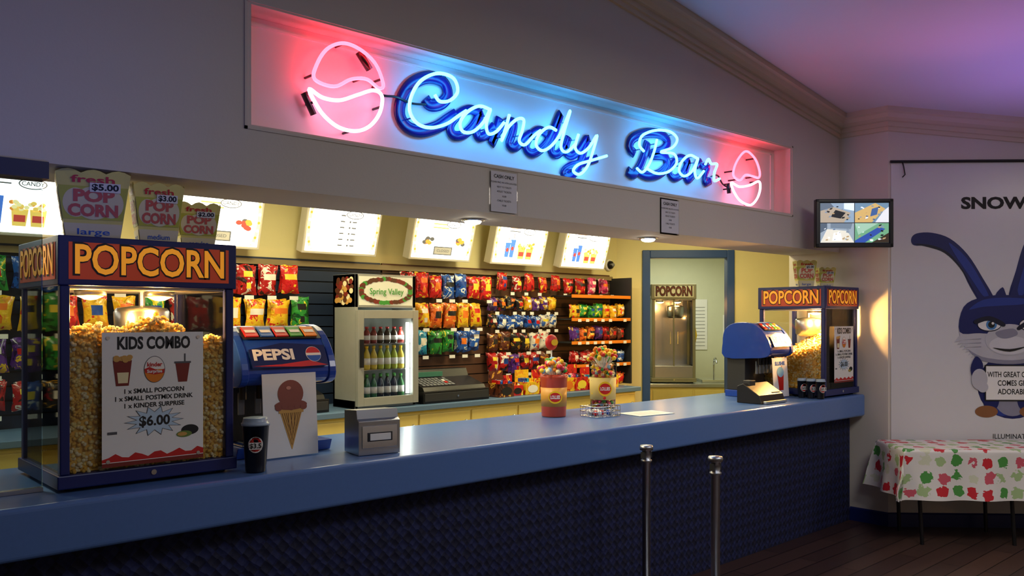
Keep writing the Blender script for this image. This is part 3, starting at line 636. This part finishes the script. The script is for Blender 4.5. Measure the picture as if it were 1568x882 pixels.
def tub(name,x,y,r,h,tubmat,labelmat,top,clear=False):
    m=MB(); m.lathe(0,0,[(r*.86,0),(r*.9,.006),(r,h*.9),(r*1.03,h*.93),(r*1.0,h)],tubmat,n=28)
    m.lathe(0,0,[(r*.93,h*.25),(r*.985,h*.7)],labelmat,n=28)
    F=frame((math.cos(math.radians(-130))*r,math.sin(math.radians(-130))*r,h*.48),(math.cos(math.radians(-40)),math.sin(math.radians(-40)),0),(0,0,1))
    m.M=F; m.ell(0,0,r*.5,h*.15,.006,YELP); m.ell(0,0,r*.42,h*.11,.007,RED); m.text('LOLLIES',0,0,.03,.009,WHITE,bold=.03,w=r*.7); m.M=Matrix.Identity(4)
    cols=[RED,YELP,PINK,GREEN,ORNG,YELP,LBLUE,CREAMP]
    if clear:
        for i in range(200):
            a=random.uniform(0,6.28); q=r*.85*math.sqrt(random.random()); m.sph((q*math.cos(a),q*math.sin(a),random.uniform(.02,h*.92)),.013,random.choice(cols),8,5)
    for i in range(top):
        ph=random.uniform(0,1.45); a=random.uniform(0,6.28); R=r*random.uniform(.7,1.25)
        p=V((R*math.sin(ph)*math.cos(a),R*math.sin(ph)*math.sin(a),h+R*.85*math.cos(ph)+.01))
        m.sph(p,.0145,random.choice(cols if not clear else [YELP,YELP,ORNG,RED,GREEN]),9,6); m.cyl(p,V((0,0,h*.8)),.0022,WHITE,n=5)
    if not clear:
        m.cyl((0,.02,.2),(0,.02,.42),.004,WHITE); m.sph((0,.02,.46),.05,RED,16,10,(1,.5,1)); m.M=FR(0,-.007,0); m.ell(0,.46,.03,.02,.001,YELP)
    return m.build(name,TR(x,y,1.042))
tub('lollipop_tub',3.76,.62,.085,.26,mat('tub_red','#b8432c',.3),mat('tub_label','#d89a3c',.4),110)
tub('candy_jar',4.20,.60,.09,.32,glass('jar_clear'),mat('jar_label','#e0c878',.5),70,True)
m=MB()
for z in (0,.03,.06):
    m.tube([V(p) for p in [(0,0,z+.004),(.2,0,z+.004),(.2,.15,z+.004),(0,.15,z+.004)]],.003,.003,CHROME,n=6,closed=True)
for i in range(11): m.cyl((i*.02,0,.004),(i*.02,0,.066),.0018,CHROME,n=5); m.cyl((i*.02,0,.004),(i*.02,.15,.004),.0018,CHROME,n=5)
for i in range(7): m.cyl((0,i*.025,.004),(0,i*.025,.066),.0018,CHROME,n=5); m.cyl((.2,i*.025,.004),(.2,i*.025,.066),.0018,CHROME,n=5)
for i in range(10): m.sph((.03+random.random()*.14,.03+random.random()*.09,.025),.018,random.choice([RED,WHITE,BLUEP,GREY]),8,5)
m.build('wire_basket',TR(3.87,.36,1.042,-5))
m=MB(); m.box(0,.3,0,.21,0,.002,WHITE); m.M=frame((0,0,.0021),(1,0,0),(0,1,0))
for i in range(8): m.rect(.03,.27,.03+i*.02,.034+i*.02,.0003,TGREY)
m.build('paper_sheet',TR(4.14,.24,1.042,-8)); 
def register(M,w=.4,nm='cash_register'):
    m=MB(); m.box(0,w,0,.4,0,.09,BLACK); m.box(.01,w-.01,-.006,0,.015,.075,DGREY); m.cyl((w/2,-.006,.045),(w/2,-.012,.045),.008,CHROME)
    m.M=frame((0,0,0),(0,1,0),(0,0,1)); m.prism([(.02,.09),(.38,.09),(.38,.24),(.27,.24),(.24,.18),(.04,.12)],.02,w-.02,BLACK)
    m.M=frame((0,.04,.121),(1,0,0),(0,.96,.28))
    for i in range(9):
        for j in range(4): m.box(.04+i*.036,.066+i*.036,.02+j*.042,.05+j*.042,0,.008,[GREY,DGREY,WHITE,RED][(i*j)%4 if i>6 else 0])
    m.M=FR(0,.235,0); m.box(.05,w*.55,.185,.225,.0,.004,mat('lcd_green','#3c6a50',.3,emit=.3))
    return m.build(nm,M,bevel=.006)
register(TR(3.84,2.08,1.002),.66); register(TR(2.62,2.1,1.002),.42)
m=MB(); m.M=frame((0,0,0),(0,1,0),(0,0,1)); m.prism([(0,0),(.2,0),(.2,.12),(.15,.14),(.02,.06)],0,.33,BLACK); m.M=Matrix.Identity(4)
m.box(.02,.3,-.03,.0,0,.02,STEEL); m.box(.05,.12,.12,.18,.12,.16,DGREY); m.box(.2,.31,.03,.1,.06,.075,GREY)
m.build('receipt_printer',TR(5.35,.12,1.042,0),bevel=.004)
# ---------------------------------------------------------------- drinks fridge
m=MB(); w,d,h=.53,.32,.97
SIL=mat('fridge_silver','#a4a7a2',.4,metal=.3)
m.box(0,.025,.02,d,0,h,SIL); m.box(w-.025,w,.02,d,0,h,SIL); m.box(0,w,d-.025,d,0,h,SIL); m.box(0,w,.02,d,0,.06,SIL); m.box(0,w,.02,d,h-.24,h,SIL)
FI=mat('fridge_inside','#8c948c',.5); m.box(.025,w-.025,d-.03,d-.026,.06,h-.24,FI)
m.box(0,.05,-.02,.015,.02,h-.26,SIL); m.box(w-.05,w,-.02,.015,.02,h-.26,SIL); m.box(.05,w-.05,-.02,.015,.02,.08,SIL); m.box(.05,w-.05,-.02,.015,h-.32,h-.26,SIL)
m.box(.012,.032,-.05,-.02,.3,.5,BLACK)
for z in (.06,.27,.46): m.box(.03,w-.03,.03,d-.03,z,z+.008,CHROME)
root=empty('drinks_fridge',(3.255,2.08,1.0)); FM=T((3.255,2.09,1.002))
child(m.build('cabinet',FM,bevel=.005),root)
m=MB(); m.box(.05,w-.05,-.004,.0,.08,h-.32,GL); child(m.build('glass_door',FM),root)
m=MB(); m.box(w-.075,w-.055,.02,.04,.09,.62,mat('fridge_tube','#f4fff4',.4,emit=8,var=0)); child(m.build('light_strip',FM),root)
m=MB(); m.M=FR(0,.018,0)
HP=mat('header_cream','#d8d8c0',.5,emit=.25); m.rect(.03,w-.03,h-.225,h-.015,.001,HP)
for k in range(60):
    t=k/60*2*math.pi; a=w/2+(w*.40)*math.cos(t)*(1+.1*random.random()); b_=h-.12+.082*math.sin(t)*(1+.12*random.random())
    m.ell(min(max(a,.05),w-.05),b_,.022,.016,.002+k*.0001,random.choice([MAROON,BROWN,MAROON,BROWN,GREEN]),n=12)
m.text('Spring Valley',w/2,h-.125,.062,.009,GREEN,bold=.015,w=w*.56)
m.M=FL(-.001,0,0)
for k in range(60): m.ell(-d*.5+random.uniform(-.11,.10),h-.12+random.uniform(-.085,.085),.026,.02,.001+k*.0001,random.choice([MAROON,BROWN,TAN,CREAMP,BROWN]),n=12)
child(m.build('header_sign',FM),root)
m=MB()
def bottle(m,x,y,z,r,h,c,cap):
    m.lathe(x,y,[(r*.9,z),(r,z+.01),(r,z+h*.55),(r*.8,z+h*.68),(r*.4,z+h*.82),(r*.38,z+h*.9)],c,n=12); m.lathe(x,y,[(r*.48,z+h*.9),(r*.48,z+h),(.001,z+h)],cap,n=10)
    m.lathe(x,y,[(r*1.02,z+h*.2),(r*1.02,z+h*.48)],WHITE if cap!=WHITE else RED,n=12)
for r_,(z,cs) in enumerate([(.068,[mat('soda_green','#2c6a30',.2),mat('soda_dark','#201410',.2)]),(.278,[mat('juice_yellow','#d8c040',.25),mat('juice_green','#a8b838',.25)]),(.468,[mat('juice_red','#882820',.25),mat('juice_dark','#3a3018',.25)])]):
    for i in range(7):
        for y in (.07,.16): bottle(m,.07+i*.06,y,z,.026,.17 if r_<2 else .12,cs[(i//3)%2],[GREEN,YELP,RED][r_])
child(m.build('bottles',FM),root)
l=light('fridge_lamp','POINT',(3.255+w-.1,2.13,1.55),1.2,(.95,1,.92),.03); child(l,root)
m=MB(); m.M=FR(6.6,2.629,2.2); m.lathe(0,0,[(.06,0),(.06,.02),(.05,.03)],WHITE,n=24); m.lathe(0,0,[(.045,.03),(.04,.05),(.02,.068),(.001,.072)],BLACK,n=20); m.lathe(0,0,[(.02,.06),(.018,.078),(.001,.079)],GREY,n=14)
m.build('security_camera')
# ---------------------------------------------------------------- kitchen contents
m=MB(); m.M=DM
m.box(.0,2.4,.08,.86,-1.75,-1.0,YEL)
m.box(-.02,2.42,.86,.9,-1.78,-.97,STEEL)
for i in range(5): m.box(.02+i*.48,.47+i*.48,.12,.83,-1.0,-.985,YEL)
m.tube(catmull([(1.3,.9,-1.5),(1.3,1.12,-1.5),(1.3,1.18,-1.42),(1.3,1.12,-1.34)],5),.012,.012,CHROME,ref=(1,0,0))
m.box(1.1,1.5,.9,.93,-1.6,-1.2,CHROME)
m.build('kitchen_bench',bevel=.003)
KM=T((6.74+.50*.7071+1.05*.7071,2.63-.50*.7071+1.05*.7071,.902))@Matrix.Rotation(math.radians(-45),4,'Z')
OLD=mat('old_steel','#8a8668',.4,metal=.3)
popcorn_machine('popcorn_machine',.50,.42,1.15,KM,None,9,frame_mat=OLD,corn=False,bg=mat('sign_cream','#d8cc98',.4,emit=.1),fg=mat('sign_brown','#6a2c1c',.4))
m=MB(); m.M=DM
m.rect(1.05,1.35,1.25,1.9,-2.19,WHITE); m.rect(1.55,1.8,1.3,1.7,-2.19,WHITE)
for i in range(12): m.rect(1.08,1.32,1.3+i*.045,1.305+i*.045,-2.188,TGREY)
m.build('wall_chart')
m=MB(); m.M=DM; m.tube([V((1.04,1.2,-1.62)),V((1.09,1.45,-1.62)),V((1.07,1.55,-1.62))],.03,.01,YELP); m.cyl((1.07,1.55,-1.62),(1.07,1.56,-2.19),.004,CHROME); m.build('rubber_glove')
m=MB(); m.box(-2.95,.8,.245,.255,1.045,2.14,GLD); m.box(-2.95,.81,.20,.30,2.14,2.199,NAVYD); m.box(-2.95,.8,.235,.265,1.041,1.055,STEEL); m.build('glass_partition')
# ---------------------------------------------------------------- television
TM=frame((6.02,.06,2.19),(1,-1,0),(0,0,1))
m=MB(); w,h=.575,.365
m.box(0,w,0,h,-.05,0,BLACK)
for a in [(0,w,0,.03),(0,w,h-.025,h),(0,.027,0,h),(w-.027,w,0,h)]: m.box(a[0],a[1],a[2],a[3],0,.012,BLACK)
def sc(h_,e=1.0): return mat('screen_'+h_[1:],h_,.3,emit=e,var=.1)
X0,X1,Y0,Y1=.03,w-.03,.033,h-.028; mx_,my_=(X0+X1)/2,(Y0+Y1)/2
m.rect(X0,X1,Y0,Y1,.002,sc('#30343c',.4))
def quad(x0,x1,y0,y1,items,bg,pal):
    m.rect(x0+.003,x1-.003,y0+.003,y1-.003,.003,bg); W=x1-x0-.006;H=y1-y0-.006
    for k,(pts,c) in enumerate(items): m.poly([(x0+.003+W*a,y0+.003+H*b) for a,b in pts],.004+k*.0003,c)
    for k in range(16):
        a=random.uniform(.08,.85); b=random.uniform(.08,.85); s=random.uniform(.03,.09); t=random.uniform(-.04,.04)
        m.poly([(x0+.003+W*p,y0+.003+H*q) for p,q in [(a,b),(a+s,b+t),(a+s+.02,b+s+t),(a+.02,b+s)]],.0052+k*.0001,random.choice(pal))
PA=[sc('#20242c',.3),sc('#e8f0f4'),sc('#7c8c9c'),sc('#4c6488'),sc('#a89068')]
quad(X0,mx_,my_,Y1,[([(0,0),(.7,0),(.9,.5),(.4,.8),(0,.6)],sc('#a89c88')),([(.3,.3),(.6,.2),(.75,.5),(.45,.65)],sc('#20242c',.3)),([(.7,.7),(1,.6),(1,1),(.7,1)],sc('#d8e8f0')),([(0,.6),(.4,.8),(.3,1),(0,1)],sc('#586878'))],sc('#88a0b4'),PA)
quad(mx_,X1,my_,Y1,[([(0,0),(.5,0),(.9,.7),(.6,1),(0,.5)],sc('#c8a868')),([(.6,0),(1,0),(1,.8),(.85,.6)],sc('#d8dce0')),([(.45,.3),(.65,.4),(.7,.8),(.5,.7)],sc('#3c5c90'))],sc('#6888a0'),PA)
quad(X0,mx_,Y0,my_,[([(0,0),(1,0),(.8,.6),(.2,.7)],sc('#d8d8c8')),([(.35,.1),(.65,.1),(.6,.5),(.4,.5)],sc('#f4f8f4')),([(.0,.5),(.2,.7),(.2,1),(0,1)],sc('#4c5c6c')),([(.3,.75),(.9,.7),(.95,1),(.3,1)],sc('#6a7c8c'))],sc('#90a0ac'),PA[1:])
quad(mx_,X1,Y0,my_,[([(0,.1),(.7,.8),(.9,.7),(.3,0),(0,0)],sc('#2c4c9c')),([(.1,.4),(.7,1),(0,1)],sc('#98c0a8')),([(.5,0),(1,.5),(1,0)],sc('#403428',.5))],sc('#68a07c'),PA)
m2=MB(); m2.box(w/2-.06,w/2+.06,h/2-.06,h/2+.06,-.08,-.05,DGREY); m2.cyl((w/2,h/2,-.08),(w/2+.15,h/2,-.36),.02,DGREY); m2.box(w/2+.09,w/2+.21,h/2-.08,h/2+.08,-.37,-.34,DGREY)
tv=m.build('television',TM,bevel=.004)
bpy.context.view_layer.update(); child(m2.build('wall_bracket',TM),tv)
# ---------------------------------------------------------------- wall poster
PF=frame((6.74,-.175,0),(1,-1,0),(0,0,1))
VIN=mat('poster_vinyl','#d6d6d8',.25,var=.02,bump=.04,bscale=3)
def pp(x,y): return ((x-1360)*.0052,1.65+(488-y)*.0052)
RB=mat('rabbit_blue','#0e1a5c',.45); RBL=mat('rabbit_blue_light','#20388c',.45); RW=mat('rabbit_white','#bcbcc4',.5); RW2=mat('rabbit_grey','#8a8a9c',.5); RBD=mat('rabbit_blue_dark','#070d2c',.45)
m=MB()
m.box(.02,2.35,.68,2.89,.004,.008,VIN)
def PL(pts,z,mt,smooth=True):
    q=catmull([(*pp(a,b),0) for a,b in pts],4,True) if smooth else [V((*pp(a,b),0)) for a,b in pts]
    m.poly([(p.x,p.y) for p in q],z,mt)
def EL(x,y,rx,ry,z,mt,rot=0,a0=0,a1=360): c=pp(x,y); m.ell(c[0],c[1],rx*.0052,ry*.0052,z,mt,rot=rot,a0=a0,a1=a1)
PL([(1394,366),(1402,358),(1425,357),(1452,366),(1478,390),(1500,425),(1518,460),(1500,466),(1482,440),(1466,408),(1444,386),(1420,377),(1398,376)],.010,RB)
PL([(1450,372),(1476,395),(1498,430),(1510,455),(1500,452),(1482,425),(1462,395)],.011,RBL)
PL([(1398,374),(1425,376),(1450,388),(1470,412),(1486,442),(1496,460),(1484,440),(1466,410),(1444,388),(1420,379)],.0112,RBD)
PL([(1540,458),(1550,415),(1562,375),(1580,345),(1600,335),(1612,350),(1608,385),(1592,425),(1572,462)],.010,RB)
PL([(1552,450),(1560,415),(1572,380),(1586,355),(1592,370),(1582,410),(1566,450)],.011,RBL)
EL(1545,590,52,50,.009,RB); EL(1530,598,26,38,.0092,RBL); EL(1545,602,30,34,.0095,RW2)
PL([(1465,505),(1470,485),(1500,470),(1550,468),(1600,478),(1618,505),(1610,530),(1590,545),(1545,553),(1500,548),(1475,532)],.012,RW)
PL([(1478,534),(1500,546),(1545,551),(1588,543),(1608,530),(1588,549),(1545,557),(1500,552)],.0122,RW2)
for i in range(9): PL([(1466+i*4,514+i*4),(1458+i*4,524+i*4),(1474+i*4,520+i*3.5)],.0118,RW,False)
PL([(1466,508),(1472,470),(1500,455),(1540,452),(1585,456),(1612,475),(1616,506),(1590,508),(1565,510),(1545,520),(1520,512),(1495,510)],.013,RB)
PL([(1480,474),(1502,459),(1540,456),(1580,460),(1560,466),(1530,468),(1500,470)],.0133,RBL)
PL([(1520,458),(1530,440),(1538,456),(1548,436),(1556,456),(1566,444),(1568,462)],.0125,RB)
EL(1540,520,36,24,.014,RW); EL(1540,528,30,14,.0143,mat('rabbit_muzzle','#d0d0d6',.45))
PL([(1520,508),(1545,503),(1552,512),(1536,518),(1524,516)],.015,RW2)
for ex in (1510,1572): EL(ex,497,18,10.5,.0155,RBD); EL(ex,497,17,9,.016,mat('eye_white','#e8e8e8',.4)); EL(ex+3,497,8,8,.0165,mat('iris_blue','#4c86c0',.4)); EL(ex+3,497,5,5,.017,TEXT); EL(ex+5,495,2,2,.018,WHITE)
PL([(1488,490),(1510,484),(1532,494),(1530,500),(1508,491),(1490,496)],.018,RBD); PL([(1552,500),(1575,486),(1595,488),(1594,494),(1576,492),(1555,505)],.018,RBD)
PL([(1515,532),(1540,538),(1565,530),(1540,534)],.018,TEXT)
for sy in (520,526,532): PL([(1470,sy),(1498,sy-2),(1498,sy-1)],.0145,RW2,False)
EL(1506,629,17,9,.012,mat('rabbit_feet','#8a5a34',.5)); EL(1572,629,17,9,.012,mat('rabbit_feet','#8a5a34',.5))
for c in (1513,1564): EL(c,612,12,16,.0115,RB)
m.rect(*[pp(1503,0)[0],pp(1598,0)[0]],pp(0,613)[1],pp(0,558)[1],.016,TEXT); m.rect(pp(1505,0)[0],pp(1596,0)[0],pp(0,611)[1],pp(0,560)[1],.017,WHITE)
for i,t in enumerate(['WITH GREAT CUTENESS','COMES GREAT','ADORABILITY']): c=pp(1551,573+i*13); m.text(t,c[0],c[1],.06,.018,TEXT,bold=.015,w=(88 if i==0 else 58)*.0052)
EL(1495,580,12,16,.019,RW); EL(1500,592,8,8,.0195,RW); EL(1603,585,12,16,.019,RW)
PL([(1490,545),(1482,562),(1486,578),(1498,572),(1500,556)],.0185,RB)
c=pp(1551,313); m.text('SNOWBALL',c[0],c[1],.125,.010,TEXT,bold=.04,w=166*.0052)
c=pp(1549,667); m.text('ILLUMINATION',c[0],c[1],.055,.010,TEXT,w=66*.0052)
m.rect(pp(1478,0)[0],pp(1520,0)[0],pp(0,684)[1],pp(0,672)[1],.010,RED); c=pp(1499,678); m.text('THE SECRET',c[0],c[1],.045,.011,WHITE,bold=.02,w=38*.0052)
m.cyl((-.0+.01,2.895,.02),(2.4,2.895,.02),.011,BLACK)
m.tube([V((.1,2.89,.03)),V((.11,2.85,.03)),V((.12,2.79,.03)),V((.1,2.77,.03))],.005,.005,BLACK)
m.build('wall_poster',PF)
# ---------------------------------------------------------------- folding table with cloth
tm=bpy.data.materials.new('tablecloth_print'); tm.use_nodes=True; N=tm.node_tree.nodes; L=tm.node_tree.links; b=N['Principled BSDF']
tc=N.new('ShaderNodeTexCoord'); vo=N.new('ShaderNodeTexVoronoi'); vo.inputs['Scale'].default_value=9; vo.inputs['Randomness'].default_value=.3; L.new(tc.outputs['UV'],vo.inputs['Vector'])
cr=N.new('ShaderNodeValToRGB'); cr.color_ramp.interpolation='CONSTANT'; e=cr.color_ramp.elements
e[0].color=lin('#a8c48a'); e[1].position=.32; e[1].color=lin('#cc2a34')
for p,c in ((.58,'#4f9a48'),(.72,'#d8dcc0'),(.82,'#d05a6a')): q=e.new(p); q.color=lin(c)
sp=N.new('ShaderNodeSeparateColor'); L.new(vo.outputs['Color'],sp.inputs[0]); L.new(sp.outputs[0],cr.inputs[0])
nz=N.new('ShaderNodeTexNoise'); nz.inputs['Scale'].default_value=28; L.new(tc.outputs['UV'],nz.inputs['Vector'])
ad=N.new('ShaderNodeMath'); ad.operation='MULTIPLY_ADD'; ad.inputs[1].default_value=.6; L.new(nz.outputs['Fac'],ad.inputs[0]); L.new(vo.outputs['Distance'],ad.inputs[2])
lt=N.new('ShaderNodeMath'); lt.operation='LESS_THAN'; lt.inputs[1].default_value=.68; L.new(ad.outputs[0],lt.inputs[0])
mx=N.new('ShaderNodeMix'); mx.data_type='RGBA'; mx.inputs[6].default_value=lin('#e6e4de'); L.new(lt.outputs[0],mx.inputs[0]); L.new(cr.outputs[0],mx.inputs[7]); L.new(mx.outputs[2],b.inputs['Base Color']); b.inputs['Roughness'].default_value=.4
root=empty('folding_table',(7.3,-1.3,.7)); 
TZ=.70; U0,U1,N0,N1=-.12,2.1,.08,.60
m=MB(); 
m.box(U0+.02,U1-.02,TZ-.03,TZ-.004,N0+.01,N1-.01,GREY)
for u in (U0+.12,U0+.78,U1-.12):
    for n_ in (N0+.08,N1-.08): m.cyl((u,TZ-.03,n_),(u+.03,0,n_+(.02 if n_>.3 else -.02)),.014,BLACK)
    m.cyl((u+.01,.35,N0+.08),(u+.01,.35,N1-.08),.01,BLACK); 
child(m.build('table_frame',PF),root)
vs=[];fs=[];uv=[]
nu,nn=120,44; dr=.36; tot_u=(U1-U0)+2*dr
def cl(a,b):
    u=min(max(a,U0),U1); n_=min(max(b,N0+.0),N1); du=a-u; dn=b-n_
    drop=max(abs(du),abs(dn)) if (du and dn) else abs(du)+abs(dn)
    k=min(1,drop/.36)
    wu=.022*k*math.sin(b*22+1)+.03*k*k; wn=.018*k*math.sin(a*17)+.03*k*k
    o=.07*k if (du and dn) else 0
    uu=u+(math.copysign(wu+.004+o*.6,du) if du else 0)+(.01*k*math.sin(a*9) if dn else 0)
    n2=n_+(math.copysign(wn+.004+o*.6,dn) if dn else 0)
    if n2<.02: n2=.02
    return (uu,TZ-drop+.001,n2)
for j in range(nn+1):
    for i in range(nu+1):
        a=U0-dr+tot_u*i/nu; b_=N0-dr*.15+(N1-N0+dr*1.15)*j/nn; vs.append(cl(a,b_)); uv.append((a,b_))
for j in range(nn):
    for i in range(nu): q=j*(nu+1)+i; fs.append((q,q+1,q+nu+2,q+nu+1))
me=bpy.data.meshes.new('tablecloth'); me.from_pydata(vs,[],fs); me.materials.append(tm); ul=me.uv_layers.new(name='UV')
for p in me.polygons:
    p.use_smooth=True
    for li in p.loop_indices: ul.data[li].uv=uv[me.loops[li].vertex_index]
ob=bpy.data.objects.new('tablecloth',me); COL.objects.link(ob); ob.matrix_world=PF; child(ob,root)
# ---------------------------------------------------------------- queue posts
def post(x,y):
    m=MB(); m.lathe(0,0,[(.16,0),(.165,.008),(.15,.02),(.06,.035),(.03,.05)],CHROME,n=32)
    m.lathe(0,0,[(.0225,.05),(.0225,.86),(.03,.865),(.03,.875),(.023,.88),(.023,.925),(.036,.93),(.038,.945),(.034,.955),(.001,.958)],mat('brushed_steel','#a8acb2',.35,metal=1),n=24)
    m.box(.02,.034,-.012,.012,.885,.92,DGREY); m.box(-.034,-.02,-.012,.012,.885,.92,DGREY)
    m.build('queue_post',TR(x,y,0))
post(3.68,-.17); post(3.64,-.64)
# ---------------------------------------------------------------- lights
W=bpy.data.worlds.new('world'); bpy.context.scene.world=W; W.use_nodes=True; W.node_tree.nodes['Background'].inputs[0].default_value=(.05,.06,.1,1); W.node_tree.nodes['Background'].inputs[1].default_value=.3
for x in (.4,2.6,4.8): light('bar_ceiling_lamp','AREA',(x,1.5,2.72),28,(1,.86,.50),.5)
light('bar_ceiling_lamp_end','AREA',(6.4,1.3,2.72),20,(1,.85,.45),.4)
l=light('kitchen_lamp','AREA',(0,0,0),24,(1,1,.78),.6); l.matrix_world=DM@T((.8,2.55,-1.1))@Matrix.Rotation(math.radians(-90),4,'X')
light('foyer_fill','AREA',(2.2,-3.4,3.5),24,(.82,.86,1),1.2)  # added area light without a fixture, dim ambient fill for the foyer
light('foyer_fill_mid','AREA',(4.4,-2.6,3.3),40,(1,.95,.9),1.2)  # added whitish fill that brightens the fascia and niche, no fixture
light('foyer_fill_rear','AREA',(6.6,-4.0,3.1),26,(1,.88,.76),1.0)  # added soft ambient fill for the far end of the foyer, no fixture
light('uplight_purple','SPOT',(6.3,-1.6,1.9),52,(.45,.22,1),.15,(180,0,0),110,1)
light('uplight_pink','SPOT',(6.0,-.9,2.0),16,(1,.25,.5),.1,(190,-30,0),80,1)
light('uplight_blue','SPOT',(.6,-1.2,1.8),14,(.1,.2,1),.2,(120,0,0),90,1)
sc_=bpy.context.scene
sc_.view_settings.view_transform='Standard'; sc_.view_settings.look='None'; sc_.view_settings.exposure=0.0
